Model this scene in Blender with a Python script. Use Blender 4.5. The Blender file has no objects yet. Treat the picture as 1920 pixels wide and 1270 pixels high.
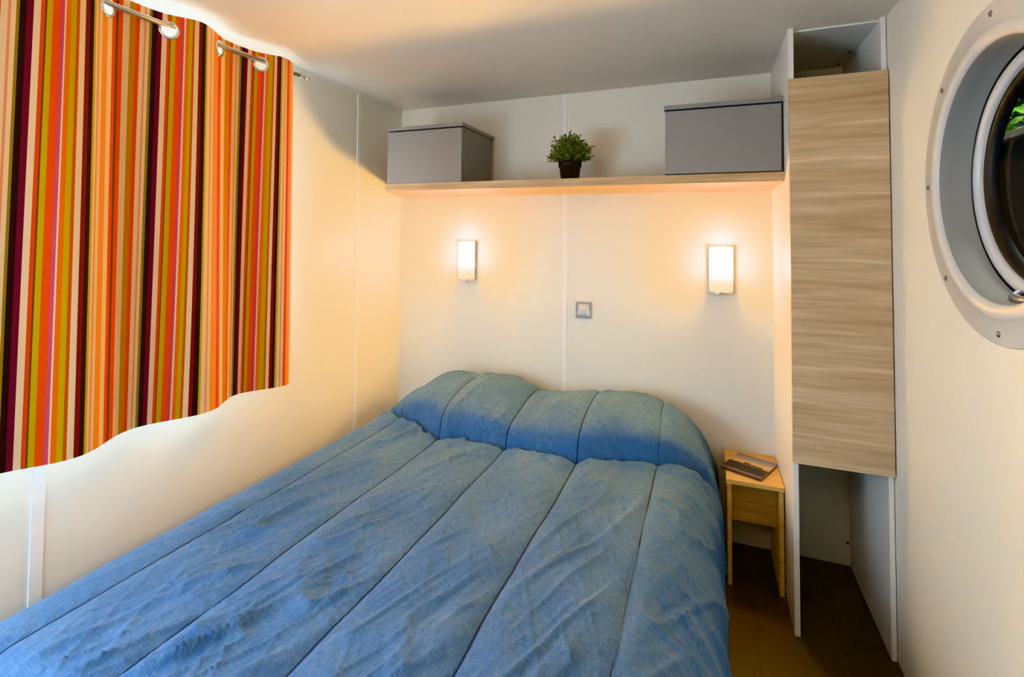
import bpy, bmesh, math, random
import numpy as np
from mathutils import Vector, Matrix

PI = math.pi
scn = bpy.context.scene
COL = scn.collection
random.seed(7)

# ------------------------------------------------------------------ helpers
def tag(o, label=None, cat=None, group=None, kind=None):
    if label: o['label'] = label
    if cat: o['category'] = cat
    if group: o['group'] = group
    if kind: o['kind'] = kind
    return o

def empty(name, loc, rz=0.0):
    o = bpy.data.objects.new(name, None)
    COL.objects.link(o)
    o.location = loc
    o.rotation_euler = (0, 0, rz)
    o.empty_display_size = .05
    return o

class MB:
    """Collects shapes in world (or thing-local) coordinates; build() links them as one mesh."""
    def __init__(self):
        self.bm = bmesh.new()
    def box(self, x0, x1, y0, y1, z0, z1, bevel=0.0, mi=0):
        vs = [self.bm.verts.new((x, y, z)) for x in (x0, x1) for y in (y0, y1) for z in (z0, z1)]
        idx = [(0, 1, 3, 2), (4, 6, 7, 5), (0, 4, 5, 1), (2, 3, 7, 6), (0, 2, 6, 4), (1, 5, 7, 3)]
        fs = []
        for f in idx:
            F = self.bm.faces.new([vs[i] for i in f]); F.material_index = mi; fs.append(F)
        if bevel:
            es = list({e for f in fs for e in f.edges})
            r = bmesh.ops.bevel(self.bm, geom=es, offset=bevel, segments=2, affect='EDGES', profile=.6)
            for f in r['faces']: f.material_index = mi
        return self
    def prism(self, pts, z0, z1, mi=0):
        a = [self.bm.verts.new((x, y, z0)) for x, y in pts]
        b = [self.bm.verts.new((x, y, z1)) for x, y in pts]
        n = len(pts)
        fs = [self.bm.faces.new(a[::-1]), self.bm.faces.new(b)]
        for i in range(n):
            fs.append(self.bm.faces.new((a[i], a[(i+1) % n], b[(i+1) % n], b[i])))
        for f in fs: f.material_index = mi
        return self
    def lathe(self, prof, center, axis='z', seg=64, closed=False, smooth=True, mi=0):
        """prof: list of (r, h) along the axis."""
        rings = []
        c = Vector(center)
        for r, h in prof:
            ring = []
            for k in range(seg):
                a = 2*PI*k/seg
                u, v = r*math.cos(a), r*math.sin(a)
                p = {'z': (u, v, h), 'x': (h, u, v), 'y': (v, h, u)}[axis]
                ring.append(self.bm.verts.new(c + Vector(p)))
            rings.append(ring)
        n = len(rings)
        for i in range(n if closed else n-1):
            A, B = rings[i], rings[(i+1) % n]
            for k in range(seg):
                f = self.bm.faces.new((A[k], A[(k+1) % seg], B[(k+1) % seg], B[k]))
                f.smooth = smooth; f.material_index = mi
        return self
    def disc(self, r, center, axis='z', seg=48, mi=0):
        c = Vector(center); vs = []
        for k in range(seg):
            a = 2*PI*k/seg; u, v = r*math.cos(a), r*math.sin(a)
            p = {'z': (u, v, 0), 'x': (0, u, v), 'y': (v, 0, u)}[axis]
            vs.append(self.bm.verts.new(c + Vector(p)))
        f = self.bm.faces.new(vs); f.material_index = mi
        return self
    def tube(self, path, r, seg=16, caps=True, mi=0):
        path = [Vector(p) for p in path]
        rings = []
        up0 = Vector((0, 0, 1))
        for i, p in enumerate(path):
            t = (path[min(i+1, len(path)-1)] - path[max(i-1, 0)]).normalized()
            u = up0 if abs(t.dot(up0)) < .95 else Vector((1, 0, 0))
            a = t.cross(u).normalized(); b = a.cross(t).normalized()
            rr = r[i] if isinstance(r, (list, tuple)) else r
            rings.append([self.bm.verts.new(p + rr*(math.cos(2*PI*k/seg)*a + math.sin(2*PI*k/seg)*b)) for k in range(seg)])
        for i in range(len(rings)-1):
            for k in range(seg):
                f = self.bm.faces.new((rings[i][k], rings[i][(k+1) % seg], rings[i+1][(k+1) % seg], rings[i+1][k]))
                f.smooth = True; f.material_index = mi
        if caps:
            for R in (rings[0], rings[-1]):
                f = self.bm.faces.new(R); f.material_index = mi
        return self
    def build(self, name, mat, parent=None, offset=(0, 0, 0)):
        bmesh.ops.recalc_face_normals(self.bm, faces=self.bm.faces[:])
        off = Vector(offset)
        if off.length:
            bmesh.ops.translate(self.bm, verts=self.bm.verts[:], vec=-off)
        me = bpy.data.meshes.new(name)
        self.bm.to_mesh(me); self.bm.free()
        for m in (mat if isinstance(mat, (list, tuple)) else [mat]):
            me.materials.append(m)
        o = bpy.data.objects.new(name, me)
        COL.objects.link(o)
        if parent is not None:
            o.parent = parent
        return o

def copy_tree(o, parent=None):
    c = o.copy(); COL.objects.link(c)
    if parent is not None: c.parent = parent
    for ch in [k for k in bpy.data.objects if k.parent == o]:
        copy_tree(ch, c)
    return c

# ------------------------------------------------------------------ materials
def newmat(name):
    m = bpy.data.materials.new(name); m.use_nodes = True
    nt = m.node_tree
    b = nt.nodes['Principled BSDF']
    return m, nt, b
def N(nt, t, **kw):
    n = nt.nodes.new(t)
    for k, v in kw.items(): setattr(n, k, v)
    return n
def L(nt, a, b): nt.links.new(a, b)
def srgb(r, g, b):
    f = lambda c: (c/255/12.92) if c/255 <= .04045 else ((c/255+.055)/1.055)**2.4
    return (f(r), f(g), f(b), 1)
def plain(name, col, rough=.5, metal=0.0, noise=0.04, scale=40, bump=0.0, spec=.5):
    m, nt, b = newmat(name)
    tc = N(nt, 'ShaderNodeTexCoord')
    nz = N(nt, 'ShaderNodeTexNoise'); nz.inputs['Scale'].default_value = scale; nz.inputs['Detail'].default_value = 4
    L(nt, tc.outputs['Object'], nz.inputs['Vector'])
    mr = N(nt, 'ShaderNodeMapRange'); mr.inputs['To Min'].default_value = 1-noise; mr.inputs['To Max'].default_value = 1+noise
    L(nt, nz.outputs['Fac'], mr.inputs['Value'])
    mx = N(nt, 'ShaderNodeVectorMath', operation='SCALE'); mx.inputs[0].default_value = col[:3]
    L(nt, mr.outputs['Result'], mx.inputs['Scale'])
    L(nt, mx.outputs['Vector'], b.inputs['Base Color'])
    b.inputs['Roughness'].default_value = rough
    b.inputs['Metallic'].default_value = metal
    b.inputs['Specular IOR Level'].default_value = spec
    if bump:
        bp = N(nt, 'ShaderNodeBump'); bp.inputs['Strength'].default_value = bump; bp.inputs['Distance'].default_value = .002
        L(nt, nz.outputs['Fac'], bp.inputs['Height']); L(nt, bp.outputs['Normal'], b.inputs['Normal'])
    return m

def veneer(name, dark, mid, light, axis='x', scale=1.0, streaks=True, rough=.5):
    """Wood with its grain along the given axis."""
    m, nt, b = newmat(name)
    tc = N(nt, 'ShaderNodeTexCoord')
    mp = N(nt, 'ShaderNodeMapping')
    s = {'x': (.55, 9, 9), 'y': (9, .55, 9), 'z': (9, 9, .55)}[axis]
    mp.inputs['Scale'].default_value = [k*scale for k in s]
    L(nt, tc.outputs['Object'], mp.inputs['Vector'])
    n1 = N(nt, 'ShaderNodeTexNoise'); n1.inputs['Scale'].default_value = 1.6; n1.inputs['Detail'].default_value = 6; n1.inputs['Distortion'].default_value = .9
    n2 = N(nt, 'ShaderNodeTexNoise'); n2.inputs['Scale'].default_value = 9; n2.inputs['Detail'].default_value = 5; n2.inputs['Distortion'].default_value = .3
    L(nt, mp.outputs['Vector'], n1.inputs['Vector']); L(nt, mp.outputs['Vector'], n2.inputs['Vector'])
    r1 = N(nt, 'ShaderNodeValToRGB')
    r1.color_ramp.elements[0].position = .32; r1.color_ramp.elements[0].color = dark
    r1.color_ramp.elements[1].position = .68; r1.color_ramp.elements[1].color = light
    e = r1.color_ramp.elements.new(.5); e.color = mid
    L(nt, n1.outputs['Fac'], r1.inputs['Fac'])
    r2 = N(nt, 'ShaderNodeValToRGB')
    r2.color_ramp.elements[0].position = .35; r2.color_ramp.elements[0].color = (.86, .85, .83, 1)
    r2.color_ramp.elements[1].position = .65; r2.color_ramp.elements[1].color = (1.08, 1.08, 1.08, 1)
    L(nt, n2.outputs['Fac'], r2.inputs['Fac'])
    mul = N(nt, 'ShaderNodeMix', data_type='RGBA', blend_type='MULTIPLY'); mul.inputs[0].default_value = 1
    L(nt, r1.outputs['Color'], mul.inputs[6]); L(nt, r2.outputs['Color'], mul.inputs[7])
    out = mul.outputs[2]
    if streaks:   # plank joints: thin pale lines, spaced irregularly
        sp = N(nt, 'ShaderNodeSeparateXYZ'); L(nt, tc.outputs['Object'], sp.inputs['Vector'])
        nd = N(nt, 'ShaderNodeTexNoise'); nd.inputs['Scale'].default_value = 2.2; nd.inputs['Detail'].default_value = 1
        L(nt, tc.outputs['Object'], nd.inputs['Vector'])
        ad = N(nt, 'ShaderNodeMath', operation='MULTIPLY_ADD'); ad.inputs[1].default_value = .05
        L(nt, nd.outputs['Fac'], ad.inputs[0]); L(nt, sp.outputs['Z'], ad.inputs[2])
        dv = N(nt, 'ShaderNodeMath', operation='MULTIPLY'); dv.inputs[1].default_value = 1/.118
        L(nt, ad.outputs[0], dv.inputs[0])
        fr = N(nt, 'ShaderNodeMath', operation='FRACT'); L(nt, dv.outputs[0], fr.inputs[0])
        rs = N(nt, 'ShaderNodeValToRGB')
        rs.color_ramp.elements[0].position = 0; rs.color_ramp.elements[0].color = (0, 0, 0, 1)
        rs.color_ramp.elements[1].position = 1; rs.color_ramp.elements[1].color = (0, 0, 0, 1)
        for p, v in ((.012, .95), (.03, .30), (.10, .10), (.34, 0), (.95, 0), (.99, .3)):
            e = rs.color_ramp.elements.new(p); e.color = (v, v, v, 1)
        L(nt, fr.outputs[0], rs.inputs['Fac'])
        # break the lines up along the grain
        nb = N(nt, 'ShaderNodeTexNoise'); nb.inputs['Scale'].default_value = 3.2
        mpb = N(nt, 'ShaderNodeMapping'); mpb.inputs['Scale'].default_value = (1.3, 1, 3)
        L(nt, tc.outputs['Object'], mpb.inputs['Vector']); L(nt, mpb.outputs['Vector'], nb.inputs['Vector'])
        rb = N(nt, 'ShaderNodeMapRange'); rb.inputs['From Min'].default_value = .30; rb.inputs['From Max'].default_value = .6
        L(nt, nb.outputs['Fac'], rb.inputs['Value'])
        mm = N(nt, 'ShaderNodeMath', operation='MULTIPLY'); L(nt, rs.outputs['Color'], mm.inputs[0]); L(nt, rb.outputs['Result'], mm.inputs[1])
        mixl = N(nt, 'ShaderNodeMix', data_type='RGBA'); L(nt, mm.outputs[0], mixl.inputs[0])
        L(nt, out, mixl.inputs[6]); mixl.inputs[7].default_value = tuple(min(1, c*1.45) for c in light[:3])+(1,)
        out = mixl.outputs[2]
    L(nt, out, b.inputs['Base Color'])
    b.inputs['Roughness'].default_value = rough
    bp = N(nt, 'ShaderNodeBump'); bp.inputs['Strength'].default_value = .08; bp.inputs['Distance'].default_value = .001
    L(nt, n2.outputs['Fac'], bp.inputs['Height']); L(nt, bp.outputs['Normal'], b.inputs['Normal'])
    return m

M_wall = plain('wall_paint', (.80, .775, .685), .42, noise=.012, scale=6, spec=.4)
M_ceil = plain('ceiling_paint', (.79, .74, .665), .45, noise=.012, scale=5, spec=.35)
M_strip = plain('joint_strip', (.86, .85, .82), .4, noise=.01)
M_panel = plain('white_melamine', (.80, .775, .73), .38, noise=.012, scale=8)
M_edge = plain('panel_edging', (.80, .77, .70), .4, noise=.02)
M_grey = plain('grey_laminate', (.262, .258, .25), .42, noise=.02, scale=60)
M_greyd = plain('grey_gap_shade', (.10, .098, .095), .6, noise=.02)  # laminate darkened to paint the shade behind the cabinet doors
M_chrome = plain('brushed_chrome', (.75, .74, .72), .22, metal=1, noise=.03)
M_nickel = plain('satin_nickel', (.62, .56, .48), .28, metal=1, noise=.03)
M_black = plain('black_rubber', (.012, .012, .013), .5, noise=.1)
M_silver = plain('silver_plastic', (.27, .30, .34), .35, metal=.0, noise=.02)
M_rocker = plain('pale_silver_rocker', (.50, .55, .62), .3, noise=.02)
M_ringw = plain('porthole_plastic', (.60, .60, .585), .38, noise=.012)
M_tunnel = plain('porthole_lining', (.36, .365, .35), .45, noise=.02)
M_sash = plain('porthole_sash', (.62, .63, .64), .3, noise=.02)
M_screw = plain('screw_metal', (.20, .20, .21), .35, metal=.8, noise=.05)
M_pot = plain('black_pot', (.018, .016, .015), .5, noise=.1)
M_soil = plain('soil', (.03, .02, .012), .95, noise=.4, scale=120)
M_oak = veneer('pale_oak_veneer', srgb(188, 160, 126), srgb(200, 174, 140), srgb(210, 187, 156), 'x', streaks=True, rough=.48)
M_shelf = veneer('oak_shelf', srgb(182, 148, 106), srgb(194, 162, 120), srgb(204, 174, 134), 'x', streaks=False)
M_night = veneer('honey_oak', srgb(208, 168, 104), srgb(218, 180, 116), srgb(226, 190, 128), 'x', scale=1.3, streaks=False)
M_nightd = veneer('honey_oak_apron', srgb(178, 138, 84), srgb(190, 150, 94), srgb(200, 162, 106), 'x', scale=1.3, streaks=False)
M_pages = plain('book_pages', (.72, .66, .55), .8, noise=.08, scale=200)
M_cover = plain('book_spine', (.09, .075, .06), .35, noise=.05)
M_mattress = plain('mattress_ticking', (.75, .74, .72), .85, noise=.03)
M_base = plain('bed_base', (.10, .08, .06), .7, noise=.08)
M_fence = plain('garden_wall_board', (.045, .028, .015), .8, noise=.35, scale=9)
M_cap = plain('pale_stone_coping', (.45, .40, .34), .8, noise=.1, scale=20)
M_frame = plain('window_frame_white', (.82, .82, .80), .4, noise=.01)

def glass_mat(name, tint=(1, 1, 1, 1), refl=.08):
    m = bpy.data.materials.new(name); m.use_nodes = True
    nt = m.node_tree; nt.nodes.clear()
    out = N(nt, 'ShaderNodeOutputMaterial')
    tr = N(nt, 'ShaderNodeBsdfTransparent'); tr.inputs['Color'].default_value = tint
    gl = N(nt, 'ShaderNodeBsdfGlossy'); gl.inputs['Roughness'].default_value = .02
    fr = N(nt, 'ShaderNodeFresnel'); fr.inputs['IOR'].default_value = 1.35
    mx = N(nt, 'ShaderNodeMixShader')
    L(nt, fr.outputs['Fac'], mx.inputs['Fac']); L(nt, tr.outputs[0], mx.inputs[1]); L(nt, gl.outputs[0], mx.inputs[2])
    L(nt, mx.outputs[0], out.inputs['Surface'])
    return m
M_glass = glass_mat('window_glass')
M_pglass = glass_mat('porthole_glass', (.82, .86, .86, 1))

def floor_mat():
    m, nt, b = newmat('dark_vinyl_floor')
    tc = N(nt, 'ShaderNodeTexCoord')
    mp = N(nt, 'ShaderNodeMapping'); mp.inputs['Rotation'].default_value = (0, 0, PI/2)
    L(nt, tc.outputs['Object'], mp.inputs['Vector'])
    br = N(nt, 'ShaderNodeTexBrick'); br.inputs['Scale'].default_value = 1; br.inputs['Brick Width'].default_value = .9
    br.inputs['Row Height'].default_value = .13; br.inputs['Mortar Size'].default_value = .0012
    br.inputs['Color1'].default_value = (.040, .025, .010, 1); br.inputs['Color2'].default_value = (.030, .018, .007, 1)
    br.inputs['Mortar'].default_value = (.012, .007, .003, 1)
    L(nt, mp.outputs['Vector'], br.inputs['Vector'])
    ms = N(nt, 'ShaderNodeMapping'); ms.inputs['Scale'].default_value = (30, 2.5, 1)
    L(nt, tc.outputs['Object'], ms.inputs['Vector'])
    nz = N(nt, 'ShaderNodeTexNoise'); nz.inputs['Scale'].default_value = 2; nz.inputs['Detail'].default_value = 6
    L(nt, ms.outputs['Vector'], nz.inputs['Vector'])
    mr = N(nt, 'ShaderNodeMapRange'); mr.inputs['To Min'].default_value = .6; mr.inputs['To Max'].default_value = 1.4
    L(nt, nz.outputs['Fac'], mr.inputs['Value'])
    mul = N(nt, 'ShaderNodeVectorMath', operation='SCALE'); L(nt, br.outputs['Color'], mul.inputs[0]); L(nt, mr.outputs['Result'], mul.inputs['Scale'])
    L(nt, mul.outputs['Vector'], b.inputs['Base Color'])
    b.inputs['Roughness'].default_value = .5
    return m
M_floor = floor_mat()

def curtain_mat():
    m = bpy.data.materials.new('striped_cotton'); m.use_nodes = True
    nt = m.node_tree
    b = nt.nodes['Principled BSDF']; out = nt.nodes['Material Output']
    at = N(nt, 'ShaderNodeVertexColor'); at.layer_name = 'stripe'
    tc = N(nt, 'ShaderNodeTexCoord'); mp = N(nt, 'ShaderNodeMapping'); mp.inputs['Scale'].default_value = (900, 900, 300)
    L(nt, tc.outputs['Object'], mp.inputs['Vector'])
    nz = N(nt, 'ShaderNodeTexNoise'); nz.inputs['Scale'].default_value = 1; nz.inputs['Detail'].default_value = 2
    L(nt, mp.outputs['Vector'], nz.inputs['Vector'])
    mr = N(nt, 'ShaderNodeMapRange'); mr.inputs['To Min'].default_value = .9; mr.inputs['To Max'].default_value = 1.1
    L(nt, nz.outputs['Fac'], mr.inputs['Value'])
    sc = N(nt, 'ShaderNodeVectorMath', operation='SCALE'); L(nt, at.outputs['Color'], sc.inputs[0]); L(nt, mr.outputs['Result'], sc.inputs['Scale'])
    geo = N(nt, 'ShaderNodeNewGeometry')      # plain white lining on the window side
    bk = N(nt, 'ShaderNodeMix', data_type='RGBA'); L(nt, geo.outputs['Backfacing'], bk.inputs[0])
    L(nt, sc.outputs['Vector'], bk.inputs[6]); bk.inputs[7].default_value = (.80, .80, .79, 1)
    L(nt, bk.outputs[2], b.inputs['Base Color'])
    b.inputs['Roughness'].default_value = .9; b.inputs['Specular IOR Level'].default_value = .15
    bp = N(nt, 'ShaderNodeBump'); bp.inputs['Strength'].default_value = .15; bp.inputs['Distance'].default_value = .001
    L(nt, nz.outputs['Fac'], bp.inputs['Height']); L(nt, bp.outputs['Normal'], b.inputs['Normal'])
    tl = N(nt, 'ShaderNodeBsdfTranslucent'); L(nt, sc.outputs['Vector'], tl.inputs['Color'])
    mx = N(nt, 'ShaderNodeMixShader'); mx.inputs['Fac'].default_value = 0.0
    L(nt, b.outputs[0], mx.inputs[1]); L(nt, tl.outputs[0], mx.inputs[2]); L(nt, mx.outputs[0], out.inputs['Surface'])
    return m
M_curtain = curtain_mat()

def quilt_mat():
    m, nt, b = newmat('blue_chambray')
    uv = N(nt, 'ShaderNodeUVMap'); uv.uv_map = 'cloth'
    def noise(sx, sy, detail=3, rough=.5):
        mp = N(nt, 'ShaderNodeMapping'); mp.inputs['Scale'].default_value = (sx, sy, 1)
        L(nt, uv.outputs['UV'], mp.inputs['Vector'])
        n = N(nt, 'ShaderNodeTexNoise'); n.inputs['Scale'].default_value = 1; n.inputs['Detail'].default_value = detail; n.inputs['Roughness'].default_value = rough
        L(nt, mp.outputs['Vector'], n.inputs['Vector'])
        return n.outputs['Fac']
    warp = noise(620, 45); weft = noise(45, 620)
    a = N(nt, 'ShaderNodeMath', operation='ADD'); L(nt, warp, a.inputs[0]); L(nt, weft, a.inputs[1])
    big = noise(7, 5, 4)
    a2 = N(nt, 'ShaderNodeMath', operation='MULTIPLY_ADD'); a2.inputs[1].default_value = .55
    L(nt, big, a2.inputs[0]); L(nt, a.outputs[0], a2.inputs[2])
    rp = N(nt, 'ShaderNodeValToRGB')
    mr = N(nt, 'ShaderNodeMapRange'); mr.inputs['From Min'].default_value = .85; mr.inputs['From Max'].default_value = 1.70
    L(nt, a2.outputs[0], mr.inputs['Value']); L(nt, mr.outputs['Result'], rp.inputs['Fac'])
    rp.color_ramp.elements[0].color = (.028, .098, .275, 1)
    rp.color_ramp.elements[1].color = (.150, .238, .365, 1)
    e = rp.color_ramp.elements.new(.5); e.color = (.066, .153, .305, 1)
    # dark sewn thread along each seam
    at = N(nt, 'ShaderNodeAttribute'); at.attribute_name = 'seam_distance'
    ms = N(nt, 'ShaderNodeMapRange', interpolation_type='SMOOTHSTEP'); ms.inputs['From Min'].default_value = .0012; ms.inputs['From Max'].default_value = .0042
    ms.inputs['To Min'].default_value = .22; ms.inputs['To Max'].default_value = 1
    L(nt, at.outputs['Fac'], ms.inputs['Value'])
    sc = N(nt, 'ShaderNodeVectorMath', operation='SCALE'); L(nt, rp.outputs['Color'], sc.inputs[0]); L(nt, ms.outputs['Result'], sc.inputs['Scale'])
    L(nt, sc.outputs['Vector'], b.inputs['Base Color'])
    b.inputs['Roughness'].default_value = .85; b.inputs['Specular IOR Level'].default_value = .2
    b.inputs['Sheen Weight'].default_value = .08; b.inputs['Sheen Roughness'].default_value = .5
    b.inputs['Sheen Tint'].default_value = (.75, .88, 1, 1)
    fine = noise(75, 30, 6, .62)
    b1 = N(nt, 'ShaderNodeBump'); b1.inputs['Strength'].default_value = .50; b1.inputs['Distance'].default_value = .005
    L(nt, fine, b1.inputs['Height'])
    b2 = N(nt, 'ShaderNodeBump'); b2.inputs['Strength'].default_value = .25; b2.inputs['Distance'].default_value = .0012
    L(nt, a.outputs[0], b2.inputs['Height']); L(nt, b1.outputs['Normal'], b2.inputs['Normal'])
    L(nt, b2.outputs['Normal'], b.inputs['Normal'])
    return m
M_quilt = quilt_mat()

SHADE = 245.0
def shade_mat():
    """Lit frosted glass: bright in the upper two thirds, amber at the foot."""
    m = bpy.data.materials.new('lit_frosted_glass'); m.use_nodes = True
    nt = m.node_tree; b = nt.nodes['Principled BSDF']
    tc = N(nt, 'ShaderNodeTexCoord'); sp = N(nt, 'ShaderNodeSeparateXYZ'); L(nt, tc.outputs['Object'], sp.inputs['Vector'])
    r = N(nt, 'ShaderNodeValToRGB')
    mr = N(nt, 'ShaderNodeMapRange'); mr.inputs['From Min'].default_value = .0; mr.inputs['From Max'].default_value = .21
    L(nt, sp.outputs['Z'], mr.inputs['Value']); L(nt, mr.outputs['Result'], r.inputs['Fac'])
    r.color_ramp.elements[0].position = .04; r.color_ramp.elements[0].color = (.006, .004, .0014, 1)
    r.color_ramp.elements[1].position = .45; r.color_ramp.elements[1].color = (1, .55, .115, 1)
    e = r.color_ramp.elements.new(.2); e.color = (.0085, .0058, .0025, 1)
    e = r.color_ramp.elements.new(.3); e.color = (.03, .021, .010, 1)
    b.inputs['Base Color'].default_value = (.8, .78, .72, 1)
    b.inputs['Roughness'].default_value = .35
    L(nt, r.outputs['Color'], b.inputs['Emission Color'])
    b.inputs['Emission Strength'].default_value = SHADE
    return m
M_shade = shade_mat()

def leaf_mat():
    m, nt, b = newmat('small_green_leaf')
    tc = N(nt, 'ShaderNodeTexCoord')
    nz = N(nt, 'ShaderNodeTexNoise'); nz.inputs['Scale'].default_value = 45; nz.inputs['Detail'].default_value = 2
    L(nt, tc.outputs['Object'], nz.inputs['Vector'])
    r = N(nt, 'ShaderNodeValToRGB')
    r.color_ramp.elements[0].position = .3; r.color_ramp.elements[0].color = (.045, .085, .012, 1)
    r.color_ramp.elements[1].position = .72; r.color_ramp.elements[1].color = (.34, .38, .13, 1)
    e = r.color_ramp.elements.new(.5); e.color = (.15, .19, .04, 1)
    L(nt, nz.outputs['Fac'], r.inputs['Fac']); L(nt, r.outputs['Color'], b.inputs['Base Color'])
    b.inputs['Roughness'].default_value = .5
    return m
M_leaf = leaf_mat()
def garden_leaf():
    m, nt, b = newmat('bright_garden_leaf')
    tc = N(nt, 'ShaderNodeTexCoord')
    nz = N(nt, 'ShaderNodeTexNoise'); nz.inputs['Scale'].default_value = 9
    L(nt, tc.outputs['Object'], nz.inputs['Vector'])
    r = N(nt, 'ShaderNodeValToRGB')
    r.color_ramp.elements[0].position = .35; r.color_ramp.elements[0].color = (.05, .16, .01, 1)
    r.color_ramp.elements[1].position = .65; r.color_ramp.elements[1].color = (.30, .62, .04, 1)
    L(nt, nz.outputs['Fac'], r.inputs['Fac']); L(nt, r.outputs['Color'], b.inputs['Base Color'])
    b.inputs['Roughness'].default_value = .45
    return m
M_gleaf = garden_leaf()

def cover_mat():
    """Photographic book cover: dusk sky above a dark shore with a long low boat."""
    m, nt, b = newmat('dusk_photo_cover')
    tc = N(nt, 'ShaderNodeTexCoord'); sp = N(nt, 'ShaderNodeSeparateXYZ'); L(nt, tc.outputs['Object'], sp.inputs['Vector'])
    nz = N(nt, 'ShaderNodeTexNoise'); nz.inputs['Scale'].default_value = 22; nz.inputs['Detail'].default_value = 4
    L(nt, tc.outputs['Object'], nz.inputs['Vector'])
    ad = N(nt, 'ShaderNodeMath', operation='MULTIPLY_ADD'); ad.inputs[1].default_value = .022
    L(nt, nz.outputs['Fac'], ad.inputs[0]); L(nt, sp.outputs['Y'], ad.inputs[2])
    mr = N(nt, 'ShaderNodeMapRange'); mr.inputs['From Min'].default_value = -.0925+.011; mr.inputs['From Max'].default_value = .0925+.011
    L(nt, ad.outputs[0], mr.inputs['Value'])
    r = N(nt, 'ShaderNodeValToRGB'); cr = r.color_ramp
    cr.elements[0].position = 0; cr.elements[0].color = srgb(104, 84, 70)
    cr.elements[1].position = 1; cr.elements[1].color = srgb(84, 96, 124)
    for p, c in ((.085, srgb(112, 92, 78)), (.10, srgb(26, 20, 13)), (.46, srgb(36, 28, 16)), (.50, srgb(196, 160, 92)), (.60, srgb(206, 176, 118)), (.75, srgb(150, 142, 138))):
        e = cr.elements.new(p); e.color = c
    L(nt, mr.outputs['Result'], r.inputs['Fac'])
    # the boat: a long dark hull and a small cabin at the horizon
    def band(sock, lo, hi):
        g = N(nt, 'ShaderNodeMath', operation='GREATER_THAN'); g.inputs[1].default_value = lo; L(nt, sock, g.inputs[0])
        l = N(nt, 'ShaderNodeMath', operation='LESS_THAN'); l.inputs[1].default_value = hi; L(nt, sock, l.inputs[0])
        q = N(nt, 'ShaderNodeMath', operation='MULTIPLY'); L(nt, g.outputs[0], q.inputs[0]); L(nt, l.outputs[0], q.inputs[1])
        return q.outputs[0]
    def mulv(a, c):
        q = N(nt, 'ShaderNodeMath', operation='MULTIPLY'); L(nt, a, q.inputs[0]); L(nt, c, q.inputs[1]); return q.outputs[0]
    hull = mulv(band(sp.outputs['X'], -.022, .052), band(sp.outputs['Y'], -.004, .005))
    cab = mulv(band(sp.outputs['X'], -.022, .0), band(sp.outputs['Y'], .004, .014))
    wake = mulv(band(sp.outputs['X'], -.022, .06), band(sp.outputs['Y'], -.012, -.005))
    mxw = N(nt, 'ShaderNodeMix', data_type='RGBA'); L(nt, wake, mxw.inputs[0]); L(nt, r.outputs['Color'], mxw.inputs[6]); mxw.inputs[7].default_value = srgb(128, 104, 68)
    mxa = N(nt, 'ShaderNodeMath', operation='MAXIMUM'); L(nt, hull, mxa.inputs[0]); L(nt, cab, mxa.inputs[1])
    mx = N(nt, 'ShaderNodeMix', data_type='RGBA'); L(nt, mxa.outputs[0], mx.inputs[0]); L(nt, mxw.outputs[2], mx.inputs[6]); mx.inputs[7].default_value = srgb(14, 10, 7)
    L(nt, mx.outputs[2], b.inputs['Base Color']); b.inputs['Roughness'].default_value = .3
    return m
M_photo = cover_mat()

# ------------------------------------------------------------------ dimensions (metres; back wall at y = 0, left wall at x = 0)
H = 2.10
W1 = 1.9406           # face of the wardrobe's left panel
W2, T = 2.2149, .0178
XR = 2.232            # right wall
D = .5014             # wardrobe depth
YF = -3.0             # how far the room runs towards the open end behind the camera
PY, PZ, PR = -1.158, 1.494, .271   # porthole centre and opening radius

# ------------------------------------------------------------------ the room
o = MB().box(-.3, 2.5, YF, .15, -.06, 0).build('floor', M_floor); tag(o, 'dark brown wood-look floor beside the bed', 'floor', kind='structure')
o = MB().box(-.3, 2.5, YF, .15, H, H+.06).build('ceiling', M_ceil); tag(o, 'smooth off-white ceiling over the bed', 'ceiling', kind='structure')
o = MB().box(-.10, 2.30, 0, .08, 0, H).build('wall_back', M_wall); tag(o, 'cream wall behind the head of the bed with two lit lamps', 'wall', kind='structure')
# left wall with the window opening behind the curtain
WY0, WY1, WZ0, WZ1 = -2.02, -1.0, .905, 1.89
m = MB()
m.box(-.07, 0, YF, WY0, 0, H); m.box(-.07, 0, WY1, .08, 0, H)
m.box(-.07, 0, WY0, WY1, 0, WZ0); m.box(-.07, 0, WY0, WY1, WZ1, H)
o = m.build('wall_left', M_wall); tag(o, 'pale wall beside the bed that carries the striped curtain', 'wall', kind='structure')
# right wall with the round porthole opening
m = MB(); bm = m.bm
def sq(a, s=.40):
    c, q = math.cos(a), math.sin(a); k = s/max(abs(c), abs(q)); return c*k, q*k
SEG = 96
for X, flip in ((XR, False), (XR+.07, True)):
    inner = [bm.verts.new((X, PY+(PR+.006)*math.cos(2*PI*k/SEG), PZ+(PR+.006)*math.sin(2*PI*k/SEG))) for k in range(SEG)]
    outer = [bm.verts.new((X, PY+sq(2*PI*k/SEG)[0], PZ+sq(2*PI*k/SEG)[1])) for k in range(SEG)]
    for k in range(SEG):
        bm.faces.new((inner[k], inner[(k+1) % SEG], outer[(k+1) % SEG], outer[k]))
    if X == XR: first = inner
for k in range(SEG):
    bm.faces.new((first[k], first[(k+1) % SEG], inner[(k+1) % SEG], inner[k]))
S = .40
m.box(XR, XR+.07, YF, PY-S, 0, H); m.box(XR, XR+.07, PY+S, .08, 0, H)
m.box(XR, XR+.07, PY-S, PY+S, 0, PZ-S); m.box(XR, XR+.07, PY-S, PY+S, PZ+S, H)
o = m.build('wall_right', M_wall); tag(o, 'cream wall on the right holding the round porthole', 'wall', kind='structure')

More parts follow.
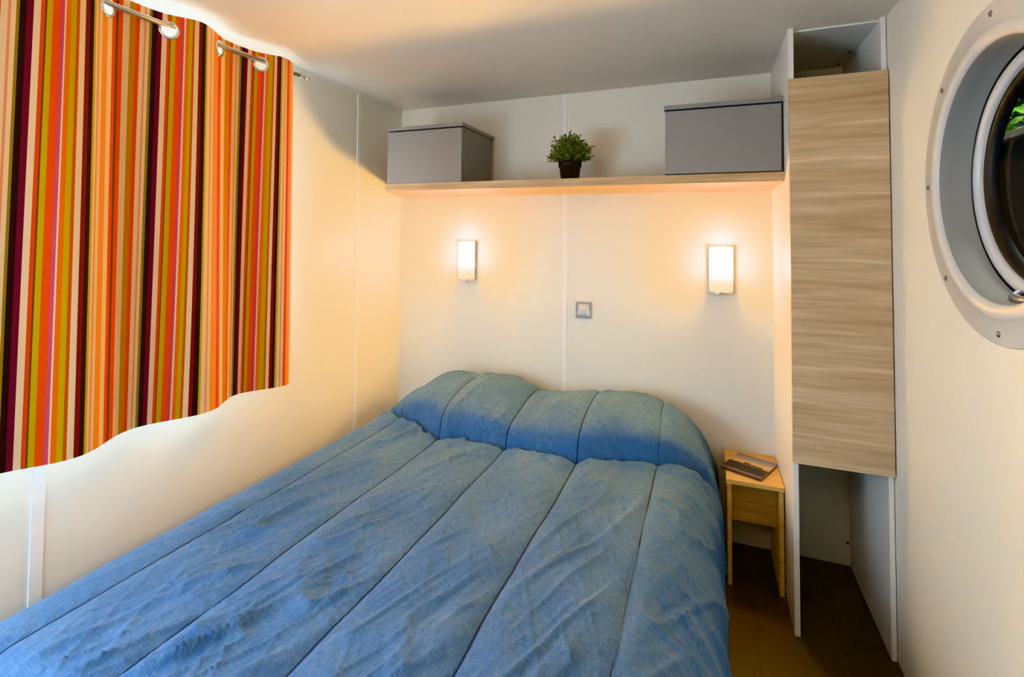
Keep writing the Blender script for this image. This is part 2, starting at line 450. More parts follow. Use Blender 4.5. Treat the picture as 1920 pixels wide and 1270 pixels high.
# joint strips
o = MB().box(.979, 1.003, -.0035, 0, .02, H, bevel=.0012).build('trim_1', M_strip); tag(o, 'white vertical joint strip on the wall behind the bed', 'trim', kind='structure')
o = MB().box(0, .004, -.40, -.376, .02, H, bevel=.0012).build('trim_2', M_strip); tag(o, 'white vertical joint strip between the curtain and the corner', 'trim', kind='structure')
o = MB().box(0, .004, -1.695, -1.665, .02, .90, bevel=.0012).build('trim_3', M_strip); tag(o, 'white vertical joint strip under the striped curtain', 'trim', kind='structure')
o = MB().box(0, .006, YF, 0, H-.007, H, bevel=.0025).build('trim_4', M_strip); tag(o, 'slim white trim along the ceiling above the curtain', 'trim', kind='structure')
o = MB().box(.004, XR, -1.052, -1.022, H-.0008, H).build('trim_5', M_ceil); tag(o, 'faint joint strip across the ceiling', 'trim', kind='structure')

# window behind the curtain
w = empty('window_1', (-.05, (WY0+WY1)/2, WZ0)); tag(w, 'daylit window hidden behind the striped curtain', 'window', kind='structure')
m = MB()
f = .05; off = w.location
m.box(-.06, -.02, WY0, WY1, WZ0, WZ0+f, .003).box(-.06, -.02, WY0, WY1, WZ1-f, WZ1, .003)
m.box(-.06, -.02, WY0, WY0+f, WZ0+f, WZ1-f, .003).box(-.06, -.02, WY1-f, WY1, WZ0+f, WZ1-f, .003)
m.box(-.055, -.025, (WY0+WY1)/2-.025, (WY0+WY1)/2+.025, WZ0+f, WZ1-f, .003)
m.build('window_frame', M_frame, w, off)
MB().box(-.044, -.040, WY0+f, WY1-f, WZ0+f, WZ1-f).build('window_pane', M_glass, w, off)

# ------------------------------------------------------------------ porthole
p = empty('window_2', (XR, PY, PZ)); tag(p, 'round porthole window in a screwed white ring on the right wall', 'window', kind='structure')
c0 = (0, 0, 0)
# flat outer plate and the raised bead at its inner edge
MB().lathe([(.358, -.0005), (.357, -.0035), (.354, -.005), (.306, -.005), (.303, -.009), (.297, -.012), (.286, -.013), (.279, -.011), (.2745, -.006), (.2725, -.002)], c0, 'x', 128).build('mounting_ring', M_ringw, p)
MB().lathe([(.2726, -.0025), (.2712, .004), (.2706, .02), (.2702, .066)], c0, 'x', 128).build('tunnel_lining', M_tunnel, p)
g = MB()
for k in range(128): pass
g.lathe([(.272+.004*math.cos(t), .066+.0055*math.sin(t)) for t in [2*PI*i/10 for i in range(10)]], c0, 'x', 128, closed=True)
g.build('gasket', M_black, p)
MB().lathe([(.267, .073), (.266, .064), (.262, .061), (.250, .060), (.243, .063), (.240, .070), (.239, .080)], c0, 'x', 128).build('sash_ring', M_sash, p)
MB().lathe([(.240, .076), (.238, .073), (.230, .075), (.222, .085), (.2215, .096)], c0, 'x', 128).build('glazing_seal', M_black, p)
MB().disc(.226, (.094, 0, 0), 'x', 96).build('porthole_pane', M_pglass, p)
for k in range(8):
    a = PI/4*k
    cy, cz = .334*math.cos(a), .334*math.sin(a)
    s = MB().lathe([(.0002, -.0085), (.0035, -.0082), (.0062, -.0066), (.0068, -.0045)], (0, cy, cz), 'x', 16)
    s.build('screw', M_screw, p)
# chrome latch at the foot of the sash, towards the wardrobe
ly, lz = .045, -.262
lat = MB().tube([(.060, ly+.012, lz+.012), (.046, ly+.012, lz+.004), (.040, ly, lz+.001), (.036, ly-.04, lz-.001), (.036, ly-.075, lz+.002), (.040, ly-.085, lz+.003)], [.006, .008, .0088, .0085, .008, .005], 14)
lo = lat.build('latch', M_chrome, p); lo['label'] = 'chrome latch'

# ------------------------------------------------------------------ wardrobe
wd = empty('wardrobe', ((W1+W2)/2, -D/2, 0)); tag(wd, 'tall open-sided white wardrobe with hung pale oak door', 'wardrobe')
off = wd.location
MB().box(W1, W1+T, -D, -.0005, 0, H-.0005, .0012).build('side_panel', M_panel, wd, off)
MB().box(W2, W2+T-.003, -D, -.0005, 0, H-.0005, .0012).build('side_panel', M_panel, wd, off)
MB().box(W1+T, W2, -.478, -.0005, H-.008, H-.001, .001).build('top_panel', M_panel, wd, off)
dr = MB().box(W1-.002, W2+T-.004, -D-.020, -D-.0015, .590, 1.9145, .0015).build('door', M_oak, wd, off)
dr['label'] = 'pale oak veneer door with horizontal grain'
for (x, y) in ((2.02, -.06), (2.19, -.05), (2.195, -.2)):
    MB().lathe([(.0002, -.0042), (.006, -.004), (.007, -.002), (.007, 0)], (x, y, H-.008), 'z', 12).build('screw_cap', M_screw, wd, off)
MB().lathe([(.0002, -.005), (.004, -.0045), (.006, 0)], (2.207, -.0006, .092), 'y', 12).build('screw_cap', M_screw, wd, off)

# ------------------------------------------------------------------ wall shelf and its grey cabinets
def tilt(x):            # the shelf sags a little towards the wardrobe
    return -.0082*(x-1.05)
ANG = math.atan(.0082)
sh = MB().prism([(.015, -.001), (.167, -.388), (W1-.001, -.388), (W1-.001, -.001)], -.035, 0)
so = sh.build('wall_shelf', M_shelf, None, (1.05, 0, 0))
so.location = (1.05, 0, 1.6135); so.rotation_euler = (0, ANG, 0)
tag(so, 'long pale oak shelf fixed across the wall above the lamps', 'shelf')

def cabinet(name, x0, x1, label, gaps):
    h = .283
    r = empty(name, ((x0+x1)/2, -.2, 1.6135+tilt((x0+x1)/2)+.0004)); r.rotation_euler = (0, ANG, 0)
    tag(r, label, 'cabinet', 'grey cabinets on the wall shelf')
    w = (x1-x0)/2
    t = .015
    m = MB()
    m.box(-w, -w+t, -.168, .155, 0, h-.02).box(w-t, w, -.168, .155, 0, h-.02)
    m.box(-w+t, w-t, .143, .155, 0, h-.02).box(-w+t, w-t, -.168, .143, 0, t)
    m.build('body', M_grey, r)
    MB().box(-w+.002, w-.002, -.166, -.160, .002, h-.021).build('inner_shadow_board', M_greyd, r)  # dark sheet added so the door gaps read as shade
    gl, gr, gb = gaps
    MB().box(-w+gl, w-gr, -.1875, -.1695, gb, h-.0245, .001).build('door', M_grey, r)
    MB().box(-w-.005, w+.005 if gr < .004 else w+.002, -.188, .188, h-.018, h, .001).build('top_panel', M_grey, r)
    return r
cabinet('wall_cabinet', .177, .593, 'grey flap cabinet at the window end of the oak shelf', (.0005, .0005, .001))
cabinet('wall_cabinet', 1.513, 1.937, 'grey flap cabinet at the wardrobe end of the oak shelf', (.0005, .0065, .004))

# potted plant
px, py = 1.083, -.25
pz = 1.6135+tilt(px)+.0006
pl = empty('potted_plant', (px, py, pz)); tag(pl, 'small leafy green plant in a black pot on the oak shelf', 'plant')
MB().lathe([(.0001, 0), (.0385, 0), (.040, .002), (.048, .066), (.0525, .067), (.0535, .092), (.050, .092), (.047, .080)], (0, 0, 0), 'z', 40).build('pot', M_pot, pl)
MB().disc(.0475, (0, 0, .082), 'z', 32).build('soil', M_soil, pl)
m = MB(); bm = m.bm
rng = random.Random(11)
def leaf(bm, base, d, ln, wd):
    d = d.normalized()
    s = d.cross(Vector((rng.uniform(-1, 1), rng.uniform(-1, 1), rng.uniform(-1, 1)))).normalized()
    n = s.cross(d).normalized()
    v = [base, base+d*ln*.35+s*wd*.5+n*ln*.06, base+d*ln*.75+s*wd*.42+n*ln*.05, base+d*ln, base+d*ln*.75-s*wd*.42+n*ln*.05, base+d*ln*.35-s*wd*.5+n*ln*.06]
    q = [bm.verts.new(x) for x in v]
    bm.faces.new((q[0], q[1], q[2], q[3])); bm.faces.new((q[0], q[3], q[4], q[5]))
stems = []
for i in range(230):
    th = rng.uniform(0, 2*PI); ph = math.acos(rng.uniform(-.32, 1))
    d = Vector((math.sin(ph)*math.cos(th), math.sin(ph)*math.sin(th), math.cos(ph)))
    R = rng.uniform(.066, .098) * (1.18 if rng.random() < .12 else 1)
    cen = Vector((0, 0, .128))
    tip = cen + Vector((d.x*R*1.06, d.y*R*1.06, d.z*R*.98))
    if tip.z < .085 and math.hypot(tip.x, tip.y) < .062: continue
    root = Vector((d.x*.02, d.y*.02, .084))
    mid = root.lerp(tip, .5) + Vector((0, 0, .02))
    stems.append((root, mid, tip))
    nl = 11
    for k in range(nl):
        t = .38+.62*(k+rng.random()*.6)/nl
        p0 = root*(1-t)**2 + mid*2*t*(1-t) + tip*t*t
        dd = (tip-mid).normalized() + Vector((rng.uniform(-1, 1), rng.uniform(-1, 1), rng.uniform(-.7, 1)))*1.1
        leaf(bm, p0, dd, rng.uniform(.010, .016), rng.uniform(.006, .0095))
fo = m.build('foliage', M_leaf, pl)
m = MB()
for a_, b_, c_ in stems[::2]:
    m.tube([a_, b_, c_], [.0011, .0009, .0006], 4, caps=False)
m.build('stems', plain('plant_stem', (.10, .085, .03), .7, noise=.2), pl)

# ------------------------------------------------------------------ wall lamps
def sconce(name, x, z0, label):
    r = empty(name, (x, -.0005, z0)); tag(r, label, 'wall lamp', 'lit sconces over the bed')
    h, w = .213, .051
    MB().box(-w, w, -.012, 0, 0, h, .002).build('wall_plate', M_nickel, r)
    # bowed glass shade, open at the top
    pts = []
    n = 18
    for i in range(n+1):
        t = -1+2*i/n
        pts.append((t*(w-.002), -.0125-.050*(1-abs(t)**3.2)))
    m = MB(); bm = m.bm
    outer = pts; inner = [(x_*.95, y_+.003 if y_ < -.02 else y_) for x_, y_ in pts]
    za, zb = .008, h-.006
    A = [bm.verts.new((x_, y_, za)) for x_, y_ in outer]; B = [bm.verts.new((x_, y_, zb)) for x_, y_ in outer]
    A2 = [bm.verts.new((x_, y_, za)) for x_, y_ in inner]; B2 = [bm.verts.new((x_, y_, zb)) for x_, y_ in inner]
    for i in range(n):
        for q in ((A[i], A[i+1], B[i+1], B[i]), (A2[i+1], A2[i], B2[i], B2[i+1]), (B[i], B[i+1], B2[i+1], B2[i]), (A[i], A2[i], A2[i+1], A[i+1])):
            fc = bm.faces.new(q); fc.smooth = True
    m.build('glass_shade', M_shade, r)
    # metal tray that holds the glass
    tr = [(x_*1.03, y_*1.04) for x_, y_ in pts]
    MB().prism(tr, .001, .008).build('tray', M_nickel, r)
    # slim frame edges of the plate
    MB().box(-w-.001, -w+.002, -.018, -.001, 0, h, .0005).box(w-.002, w+.001, -.018, -.001, 0, h, .0005).box(-w, w, -.018, -.001, h-.003, h+.001, .0005).build('plate_frame', M_nickel, r)
    return r
sconce('wall_sconce', .439, 1.1235, 'lit sconce with bowed glass on the wall nearer the window')
sconce('wall_sconce', 1.729, 1.1085, 'lit sconce with bowed glass on the wall above the bedside stool')

# light switch and a small plug cover
sw = empty('light_switch', (1.091, -.0005, .995)); tag(sw, 'silver light switch on the cream wall between the two lamps', 'switch')
MB().box(-.041, .041, -.009, 0, -.041, .041, .004).build('switch_plate', M_silver, sw)
m = MB(); n = 14
gr = []
for i in range(n+1):
    t = i/n; z = -.031+.060*t; wv = .033-.008*t
    row = []
    for k in range(n+1):
        q = -1+2*k/n
        edge = (1-abs(q)**8)*(1-abs(2*t-1)**8)
        dep = .0085+(.0035+.0085*math.sin(PI*(.12+.75*(1-t)))*(1-.35*q*q))*edge
        row.append(m.bm.verts.new((q*wv, -dep, z-.003*(1-t)*(1-q*q))))
    gr.append(row)
for i in range(n):
    for k in range(n):
        m.bm.faces.new((gr[i][k], gr[i][k+1], gr[i+1][k+1], gr[i+1][k])).smooth = True
m.build('rocker', M_rocker, sw)
pc = MB().lathe([(.0002, -.006), (.007, -.0055), (.010, -.003), (.0105, 0)], (0, 0, 0), 'y', 20).build('screw_cover', M_wall, bpy.data.objects['wall_back'])
pc.location = (1.188, -.0003, 1.062)

# ------------------------------------------------------------------ bedside stool and book
ns = empty('bedside_stool', (1.836, -.16, 0)); tag(ns, 'narrow honey oak bedside stool between bed and wardrobe', 'stool')
off = ns.location
MB().box(1.734, 1.9385, -.311, -.006, .391, .408, .0012).build('top', M_night, ns, off)
MB().box(1.7375, 1.753, -.3085, -.012, 0, .391, .001).build('side_panel', M_night, ns, off)
MB().box(1.9195, 1.9355, -.3085, -.012, 0, .391, .001).build('side_panel', M_night, ns, off)
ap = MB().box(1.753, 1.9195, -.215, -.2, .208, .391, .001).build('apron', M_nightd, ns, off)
bk = empty('book', (1.8265, -.168, .4084), math.radians(-24.5)); tag(bk, 'dark picture book with a dusk photograph on its cover, lying on the bedside stool', 'book')
hw, hd = .079, .0925
MB().box(-hw, hw, -hd, hd, 0, .0016, .0004).box(-hw, hw, -hd, -hd+.002, 0, .0100, .0004).build('back_cover', M_cover, bk)
MB().box(-hw+.002, hw-.003, -hd+.002, hd-.003, .0016, .0090).build('pages', M_pages, bk)
MB().box(-hw, hw, -hd, hd, .0090, .0108, .0004).build('front_cover', M_photo, bk)

# ------------------------------------------------------------------ curtain rod and curtain
XC = .085
def fold(y, z):
    t = max(0., min(1., (2.06-z)/1.29))
    A = .030+.007*t
    return XC - A*math.sin(PI*(y+1.248)/.175 - .22*PI*t)
def rod_z(y): return 2.0305+.020*(y+.835)
rd = empty('curtain_rod', (XC, -1.5, rod_z(-1.5))); tag(rd, 'slim satin metal curtain rod above the window', 'curtain rod')
off = rd.location
MB().tube([(XC, -.862, rod_z(-.862)), (XC, -2.12, rod_z(-2.12))], .0085, 20).build('pole', M_nickel, rd, off)
ec = MB().lathe([(.0001, 0), (.0115, 0), (.0122, .002), (.0122, .026), (.0105, .028), (.0105, .032), (.0125, .034), (.0125, .040), (.0085, .042)], (0, 0, 0), 'y', 24)
ec = ec.build('end_cap', M_chrome, rd); ec.location = Vector((XC, -.836-.006, rod_z(-.842))) - Vector(off); ec.rotation_euler = (0, 0, PI); ec.location.y += .008
for yb in (-.888, -2.09):
    m = MB().tube([(0, yb, rod_z(yb)-.001), (XC-.004, yb, rod_z(yb)-.001)], .005, 12)
    m.lathe([(.0001, .006), (.016, .005), (.018, 0)], (0, yb, rod_z(yb)-.001), 'x', 20)
    m.build('bracket', M_nickel, rd, off)

STRIPES = [(-1.8068,'c'),(-1.8048,'s'),(-1.7999,'c'),(-1.7916,'v'),(-1.7863,'d'),(-1.7751,'p'),(-1.764,'c'),(-1.7524,'r'),(-1.7454,'k'),(-1.7423,'m'),(-1.7322,'o'),(-1.7184,'i'),(-1.7109,'c'),(-1.7077,'g'),(-1.6979,'m'),(-1.6865,'b'),(-1.6794,'c'),(-1.6654,'q'),(-1.6539,'d'),(-1.6421,'m'),(-1.636,'c'),(-1.6294,'s'),(-1.6249,'c'),(-1.615,'a'),(-1.5968,'c'),(-1.5795,'r'),(-1.5671,'k'),(-1.5574,'r'),(-1.5425,'c'),(-1.521,'w'),(-1.5036,'r'),(-1.4925,'c'),(-1.481,'s'),(-1.4766,'c'),(-1.4688,'v'),(-1.4622,'d'),(-1.4507,'p'),(-1.4391,'c'),(-1.4272,'r'),(-1.4206,'k'),(-1.4183,'m'),(-1.4071,'o'),(-1.3936,'i'),(-1.3869,'c'),(-1.3825,'g'),(-1.3741,'m'),(-1.3645,'b'),(-1.3584,'c'),(-1.345,'q'),(-1.3348,'d'),(-1.3198,'m'),(-1.3131,'c'),(-1.2993,'s'),(-1.294,'c'),(-1.2819,'a'),(-1.2555,'r'),(-1.2368,'c'),(-1.2112,'w'),(-1.183,'r'),(-1.1708,'c'),(-1.1564,'s'),(-1.1515,'c'),(-1.1429,'v'),(-1.1349,'d'),(-1.1248,'p'),(-1.1141,'c'),(-1.102,'r'),(-1.0946,'k'),(-1.0917,'m'),(-1.0817,'o'),(-1.0684,'i'),(-1.0609,'c'),(-1.0563,'g'),(-1.0471,'m'),(-1.034,'b'),(-1.0288,'c'),(-1.0192,'q'),(-1.0101,'d'),(-1.0022,'m'),(-.9957,'c'),(-.9866,'s'),(-.9821,'c'),(-.9733,'r'),(-.9617,'a'),(-.9444,'c'),(-.9244,'s'),(-.913,'')]
rep = [(y, c) for y, c in STRIPES if -1.7863 <= y < -1.4623]
ext = [(y-.3241*k, c) for k in (2, 1) for y, c in rep]
ALL = [e for e in ext if e[0] < -1.8075] + STRIPES
ALL = [e for e in ALL if e[0] > -2.06]
PAL = {'c': (.67, .475, .275), 's': (.66, .24, .11), 'v': (.22, .145, .004), 'd': (.020, .007, .005), 'p': (.12, .013, .026), 'r': (.56, .046, .004),
       'k': (.10, .04, .003), 'm': (.42, .265, .004), 'o': (.60, .055, .004), 'i': (.50, .08, .13), 'g': (.62, .11, .004), 'b': (.45, .065, .006),
       'q': (.165, .017, .020), 'a': (.70, .215, .005), 'w': (.41, .155, .004), '': (.7, .5, .3)}
PAL = {k: tuple(min(.86, c*1.12) for c in v) for k, v in PAL.items()}
cols = []           # (y0, y1, colour) columns fine enough for the folds
for (y0, c), (y1, _) in zip(ALL[:-1], ALL[1:]):
    n = max(1, int(math.ceil((y1-y0)/.006)))
    for i in range(n):
        cols.append((y0+(y1-y0)*i/n, y0+(y1-y0)*(i+1)/n, c))
zs = [2.060-.0035*k for k in range(24)]
zs += [zs[-1]-.02*k for k in range(1, 60)]
zs = [z for z in zs if z > .775] + [.7695]
cu = empty('striped_curtain', (XC, -1.6, 2.06)); tag(cu, 'multicoloured vertically striped eyelet curtain covering the window', 'curtain')
off = cu.location
EYE = [-1.073, -1.248, -1.423, -1.598, -1.773, -1.948]
bm = bmesh.new()
cl = bm.loops.layers.color.new('stripe') if False else bm.loops.layers.float_color.new('stripe')
ylist = [c[0] for c in cols] + [cols[-1][1]]
rs = np.random.RandomState(3)
def cx(y, z):
    t = (2.06-z)/1.29
    # a few slow wanderings of the folds towards the hem
    yy = y + .010*t*math.sin(9*y+1.3+2*t)
    x = fold(yy, z)
    e = (y+.913)
    if e > -.035: x -= (e+.035)**2*14*(.4+.6*t)
    return x
def top_z(y, z):
    # header dips between folds and rounds off at the end corner
    k = max(0, 1-(2.06-z)/.06)
    d = max(0., (y+.952)/.039)
    return z - k*(.030*d*d) - .006*k*math.cos(2*PI*(y+1.073)/.175)*.5
grid = [[bm.verts.new((cx(y, z)-off[0], y-off[1], top_z(y, z)-off[2])) for z in zs] for y in ylist]
for i, (y0, y1, c) in enumerate(cols):
    for j in range(len(zs)-1):
        ym, zm = (y0+y1)/2, (zs[j]+zs[j+1])/2
        if any((ym-e)**2*1.35+(zm-rod_z(e)+.012)**2 < .0225**2 for e in EYE): continue
        f = bm.faces.new((grid[i][j], grid[i][j+1], grid[i+1][j+1], grid[i+1][j])); f.smooth = True
        for lp in f.loops: lp[cl] = PAL[c]+(1,)
loose = [v for v in bm.verts if not v.link_faces]
bmesh.ops.delete(bm, geom=loose, context='VERTS')
me = bpy.data.meshes.new('cloth'); bm.to_mesh(me); bm.free(); me.materials.append(M_curtain)
co = bpy.data.objects.new('cloth', me); COL.objects.link(co); co.parent = cu
for e in EYE:
    s = (cx(e+.006, 2.025)-cx(e-.006, 2.025))/.012
    ring = MB().lathe([(.0245+.0050*math.cos(t), .0040*math.sin(t)) for t in [2*PI*i/12 for i in range(12)]], (0, 0, 0), 'x', 36, closed=True).build('eyelet', M_chrome, cu)
    ring.location = Vector((cx(e, 2.025), e, rod_z(e)-.012)) - Vector(off)
    ring.rotation_euler = (0, 0, -math.atan(s))

# ------------------------------------------------------------------ bed and quilted bedspread
bd = empty('bed', (.95, -.98, 0)); tag(bd, 'double bed under the blue quilted bedspread', 'bed')
off = bd.location
MB().box(.24, 1.60, -1.86, -.05, .30, .455, .03).build('mattress', M_mattress, bd, off)
MB().box(.25, 1.59, -1.85, -.06, .18, .30, .006).build('base', M_base, bd, off)
for lx in (.32, 1.52):
    for ly_ in (-.14, -1.76):
        MB().lathe([(.0001, 0), (.022, 0), (.028, .18)], (lx, ly_, 0), 'z', 16).build('leg', M_base, bd, off)

def hash2(ix, iy, seed):
    n = (ix.astype(np.int64)*374761393 + iy.astype(np.int64)*668265263 + seed*974711) & 0x7fffffff
    n = ((n ^ (n >> 13))*1274126177) & 0x7fffffff
    return ((n ^ (n >> 16)) & 0xffff)/65535.0
def vnoise(x, y, seed):
    ix, iy = np.floor(x), np.floor(y); fx, fy = x-ix, y-iy
    fx = fx*fx*fx*(fx*(fx*6-15)+10); fy = fy*fy*fy*(fy*(fy*6-15)+10)
    a, b = hash2(ix, iy, seed), hash2(ix+1, iy, seed); c, d = hash2(ix, iy+1, seed), hash2(ix+1, iy+1, seed)
    return (a*(1-fx)+b*fx)*(1-fy)+(c*(1-fx)+d*fx)*fy
def fbm(x, y, seed, oc=3):
    s = 0; amp = .5
    for k in range(oc):
        s = s+amp*vnoise(x*2**k, y*2**k, seed+k*17); amp *= .5
    return s/(1-.5**oc)
def ridge(x, y, seed):
    return np.clip(1-np.abs(2*fbm(x, y, seed, 2)-1)*2.0, -.2, 1)**3
SEAMS = [.305, .592, .898, 1.198, 1.488]
TOP = .488
# cross-section path, left hem -> over the bed -> right hem
path = [(.165, z) for z in np.linspace(.10, TOP-.07, 22)]
path += [(.235-.07*math.cos(a), TOP-.07+.07*math.sin(a)) for a in np.linspace(0, PI/2, 14)[1:]]
xs = np.arange(.24, 1.44, .0048)
fine = np.concatenate([np.linspace(s-.012, s+.012, 13) for s in SEAMS if s < 1.44])
xs = np.array(sorted(x for x in np.concatenate([[x for x in xs if min(abs(x-s) for s in SEAMS) > .0135], fine]) if .236 < x < 1.436))
path += [(x, TOP) for x in xs]
ax_, bz_ = .272, .20
path += [(1.438+ax_*math.sin(a), TOP-bz_+bz_*math.cos(a)) for a in np.linspace(0, PI/2, 70)]
path += [(1.710+.012*t, TOP-bz_-(TOP-bz_-.09)*t) for t in np.linspace(0, 1, 40)[1:]]
P = np.array(path); px_, pz_ = P[:, 0], P[:, 1]
dx, dz = np.gradient(px_), np.gradient(pz_); ln = np.hypot(dx, dz); nx, nz = -dz/ln, dx/ln
ulen = np.concatenate([[0], np.cumsum(np.hypot(np.diff(px_), np.diff(pz_)))])
ys_ = np.concatenate([np.linspace(-.012, -.62, 170), np.linspace(-.62, -1.96, 270)[1:]])
NU, NV = len(px_), len(ys_)
X0 = np.repeat(px_[:, None], NV, 1); Z0 = np.repeat(pz_[:, None], NV, 1); Y0 = np.repeat(ys_[None, :], NU, 0)
NX = np.repeat(nx[:, None], NV, 1); NZ = np.repeat(nz[:, None], NV, 1)
# seam distance measured along the cloth; seams wander a little
U = np.repeat(ulen[:, None], NV, 1)
useam = [np.interp(s, px_[20:-38], ulen[20:-38]) for s in SEAMS]
wob = .004*np.sin(Y0*7+1)+.002*np.sin(Y0*19)
sd = np.min(np.stack([np.abs(U-u-wob*((i % 2)*2-1)*.6) for i, u in enumerate(useam)]), 0)
hollow = np.exp(-(sd/.020)**1.0)
# pillow swell under the cloth
hx = [.10, .17, .20, .25, .31, .40, .50, .62, .72, .80, .88, .955, 1.03, 1.11, 1.24, 1.36, 1.45, 1.52, 1.588, 1.65, 1.70, 1.73]
hh = [.0, .0, .02, .062, .098, .143, .165, .178, .178, .165, .140, .124, .133, .150, .166, .165, .155, .145, .128, .10, .05, .03]
cxk = [.10, .20, .30, .46, .63, .69, .78, .93, 1.06, 1.2, 1.36, 1.5, 1.585, 1.66, 1.73]
cyk = [-.33, -.37, -.42, -.50, -.575, -.545, -.545, -.555, -.55, -.565, -.495, -.45, -.40, -.36, -.34]
hump = np.interp(X0, hx, hh); yc = np.interp(X0, cxk, cyk)
ker = np.ones(5)/5
yr = -.20
s = (yr-Y0)/(yr-yc)
face = np.sqrt(np.clip(1-np.clip(s, 0, 1)**2.3, 0, 1))
back = np.clip(1-((Y0-yr)/.19)**2*.42, 0, 1); back = np.where(Y0 > -.03, back*np.clip((-Y0+.0)/.03, .0, 1), back)
prof = np.where(Y0 < yr, face, back)
mask = np.clip(NZ, 0, 1)**.55
lift = hump*prof*mask*(1-.04*hollow)
# crease just in front of the pillows, puckered between seams
sc_ = (yc-Y0)
crease = np.exp(-((sc_-.004)/.016)**2)*mask
roll = np.exp(-((sc_-.045)/.030)**2)*mask*(1-hollow*.8)
ybulge = -.034*np.exp(-((s-.80)/.20)**2)*mask*np.clip(hump/.12, 0, 1)
# quilting: puffed channels between the seams
puff = .0105*(1-hollow)*np.where(Y0 > yc+.02, .62, 1)
# wrinkles
th = math.radians(21)
c1, s1 = math.cos(th), math.sin(th)
along = X0*s1+Y0*c1; across = X0*c1-Y0*s1
big = fbm(X0*3.1, Y0*2.3, 5, 2)
amp = .35+1.1*np.clip(big*1.8-.45, 0, 1)
w1 = ridge(across*10, along*2.2, 21)*.0175
w2 = ridge(across*25+3, along*5.0, 33)*.0072
alt = X0*math.cos(-.5)-Y0*math.sin(-.5)
w3 = ridge(alt*16, (X0*math.sin(-.5)+Y0*math.cos(-.5))*4, 47)*.0045
leftw = np.clip((1.15-X0)/.6, .15, 1)
wr = (w1+w2)*amp*(.45+.75*leftw) + w3*(.5+.6*fbm(X0*4, Y0*4, 71, 2))
lump = (fbm(X0*5, Y0*3.2, 91, 2)-.5)*.027
# puckers pulled out of the seams
pk = np.exp(-(sd/.05))*np.sin(Y0*150+X0*40+4*fbm(X0*8, Y0*8, 15, 2)*6)*.0012*(1-np.exp(-(sd/.006)))
# drape folds falling over the right side
side = np.clip((X0-1.47)/.2, 0, 1)
dr1 = ridge(Y0*8.5+U*2.6, U*1.7, 55)*.011*side + ridge(Y0*20+U*5, U*3, 57)*.004*side
disp = puff + (wr+lump)*np.clip((X0-.21)/.12, .12, 1)*(1-.93*np.exp(-(sd/.045)**1.3))*np.where(prof > .05, .60, 1) + pk + dr1
disp = disp - .012*crease*(prof < .9) + .010*roll
X = X0 + NX*disp - .017*side
Zc = Z0 + NZ*disp + lift
Yc = Y0 + ybulge
# the side near the pillows is pulled up towards the wall, foot end rolls over
foot = np.clip((-1.86-Y0)/.10, 0, 1)
Zc = Zc - foot**2*.10*np.clip(NZ, 0, 1)
X = np.maximum(X, .012); Yc = np.minimum(Yc, -.006); Zc = np.maximum(Zc, .05)
# right hang stays clear of the stool
X = np.where((Yc > -.33), np.minimum(X, 1.728), X)
verts = np.stack([X, Yc, Zc], -1).reshape(-1, 3)
idx = np.arange(NU*NV).reshape(NU, NV)
faces = np.stack([idx[:-1, :-1], idx[:-1, 1:], idx[1:, 1:], idx[1:, :-1]], -1).reshape(-1, 4)
me = bpy.data.meshes.new('quilted_bedspread')
org = np.array([.95, -.98, .09])
me.from_pydata((verts-org).tolist(), [], faces.tolist())
me.polygons.foreach_set('use_smooth', [True]*len(me.polygons))
uvl = me.uv_layers.new(name='cloth')
uvs = np.stack([U, -Y0], -1).reshape(-1, 2)
li = np.empty(len(me.loops), np.int32); me.loops.foreach_get('vertex_index', li)
uvl.data.foreach_set('uv', uvs[li].reshape(-1))
at = me.attributes.new('seam_distance', 'FLOAT', 'POINT'); at.data.foreach_set('value', sd.reshape(-1).astype(np.float32))
me.materials.append(M_quilt); me.update()
qo = bpy.data.objects.new('quilted_bedspread', me); COL.objects.link(qo); qo.location = org
tag(qo, 'blue chambray quilted bedspread pulled over the bed and its pillows', 'bedspread')

# ------------------------------------------------------------------ outside the porthole
g = MB().box(3.0, 3.12, -1.6, 2.6, -.4, 1.82)
go = g.build('garden_wall', M_fence); tag(go, 'dark brown boarded garden wall seen through the porthole', 'garden wall', kind='structure')
go2 = MB().box(2.96, 3.16, -1.6, 2.6, 1.82, 1.855, .004).build('coping', M_cap, go)
gb = empty('garden_shrub', (3.6, 0.0, -.4)); tag(gb, 'bright green garden shrub seen through the top of the porthole', 'shrub')
m = MB(); rng = random.Random(5)
for i in range(2600):
    d = Vector((rng.gauss(0, .16), rng.gauss(.2, .9), rng.gauss(2.32, .15)))
    if d.x < -.40: continue
    leaf(m.bm, d, Vector((rng.uniform(-1, .3), rng.uniform(-1, 1), rng.uniform(-.8, .6))), rng.uniform(.05, .11), rng.uniform(.03, .055))
m.build('leaves', M_gleaf, gb)
m = MB()
for i in range(7):
    y = -1.2+i*.4
    m.tube([(0, y*.4, 0), (.02, y*.8, 1.2), (0, y, 2.3)], [.03, .022, .01], 8)
m.build('branches', plain('shrub_bark', (.07, .045, .025), .9, noise=.3, scale=15), gb)
m = MB(); rng = random.Random(9)
for i in range(5200):
    d = Vector((rng.uniform(4.3, 4.9), rng.uniform(-1.5, 7.5), rng.uniform(-.3, 4.6)))
    leaf(m.bm, d, Vector((rng.uniform(-1, .2), rng.uniform(-1, 1), rng.uniform(-.9, .4))), rng.uniform(.25, .42), rng.uniform(.16, .26))
hg = m.build('hedge', plain('dark_hedge_leaf', (.012, .022, .010), .7, noise=.4, scale=3)); tag(hg, 'dark evergreen hedge behind the bright shrub outside', 'hedge', kind='stuff')
gg = MB().box(XR+.075, 8, -6, 6, -.46, -.40).build('ground', plain('garden_ground', (.08, .07, .04), .95, noise=.3, scale=6)); tag(gg, 'bare garden ground outside the porthole', 'ground', kind='structure')

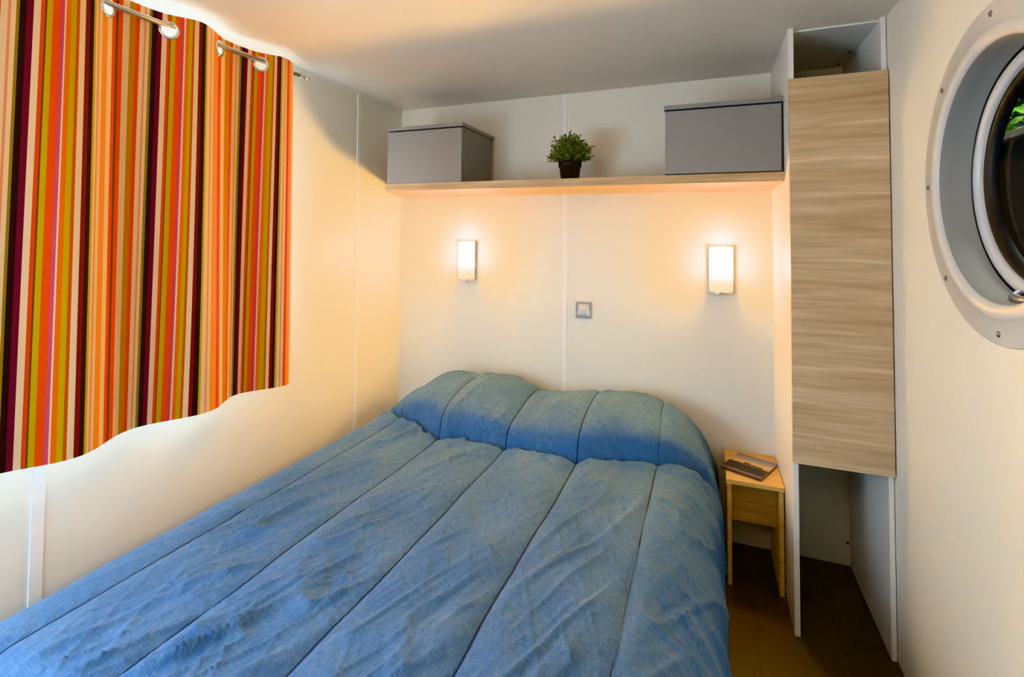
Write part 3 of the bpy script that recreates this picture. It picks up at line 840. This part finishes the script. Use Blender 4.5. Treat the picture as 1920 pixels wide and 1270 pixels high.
# ------------------------------------------------------------------ light
wld = bpy.data.worlds.new('World'); scn.world = wld; wld.use_nodes = True
bg = wld.node_tree.nodes['Background']
bg.inputs['Color'].default_value = (.86, .93, 1.0, 1); bg.inputs['Strength'].default_value = .06

def area(name, loc, rot, sx, sy, energy, col):
    l = bpy.data.lights.new(name, 'AREA'); l.shape = 'RECTANGLE'; l.size = sx; l.size_y = sy; l.energy = energy; l.color = col
    o = bpy.data.objects.new(name, l); COL.objects.link(o); o.location = loc; o.rotation_euler = rot
    return o
# daylight through the window behind the curtain
area('daylight', (-.30, (WY0+WY1)/2, 1.5), (0, -PI/2, 0), 1.5, 1.5, 17000, (.70, .84, 1.0))
# added warm fill, high up and unseen behind the camera
area('warm_rear_fill', (1.0, -3.0, 2.04), (math.radians(62), 0, 0), 1.3, .25, 9, (1.0, .80, .60))
# added cool fills, unseen on the left, for the lower wall and the bed
area('cool_wall_fill', (.50, -2.75, .95), (PI/2, 0, math.radians(6)), .6, .9, 6.5, (.58, .79, 1.0))
area('cool_bed_fill', (.05, -2.42, 1.0), (0, -math.radians(72), math.radians(22)), .9, .6, 27, (.58, .80, 1.0))
# open sky over the garden
area('garden_sky', (3.0, -.2, 4.2), (0, 0, 0), 3, 3, 120, (.95, 1, .95))

# ------------------------------------------------------------------ camera
cam = bpy.data.cameras.new('camera'); cam.sensor_width = 36; cam.sensor_fit = 'HORIZONTAL'
F = 936.7777; cam.lens = F*36/1920; cam.shift_y = (418.4717-635)/1920
cam.clip_start = .02
co_ = bpy.data.objects.new('camera', cam); COL.objects.link(co_)
yaw, pitch, roll_ = .372684962, .031023121, .005395980
fw = Vector((-math.sin(yaw)*math.cos(pitch), math.cos(yaw)*math.cos(pitch), math.sin(pitch)))
rt = Vector((math.cos(yaw), math.sin(yaw), 0)); up = rt.cross(fw)
r2 = rt*math.cos(roll_)+up*math.sin(roll_); u2 = up*math.cos(roll_)-rt*math.sin(roll_)
mw = Matrix((r2, u2, -fw)).transposed().to_4x4(); mw.translation = Vector((1.67106903, -2.48402321, 1.35128208))
co_.matrix_world = mw
scn.camera = co_

scn.view_settings.view_transform = 'Khronos PBR Neutral'
scn.view_settings.look = 'None'
scn.view_settings.exposure = .58
scn.cycles.use_denoising = True
scn.cycles.max_bounces = 10
scn.cycles.diffuse_bounces = 7
scn.cycles.transparent_max_bounces = 12
scn.cycles.sample_clamp_indirect = 6
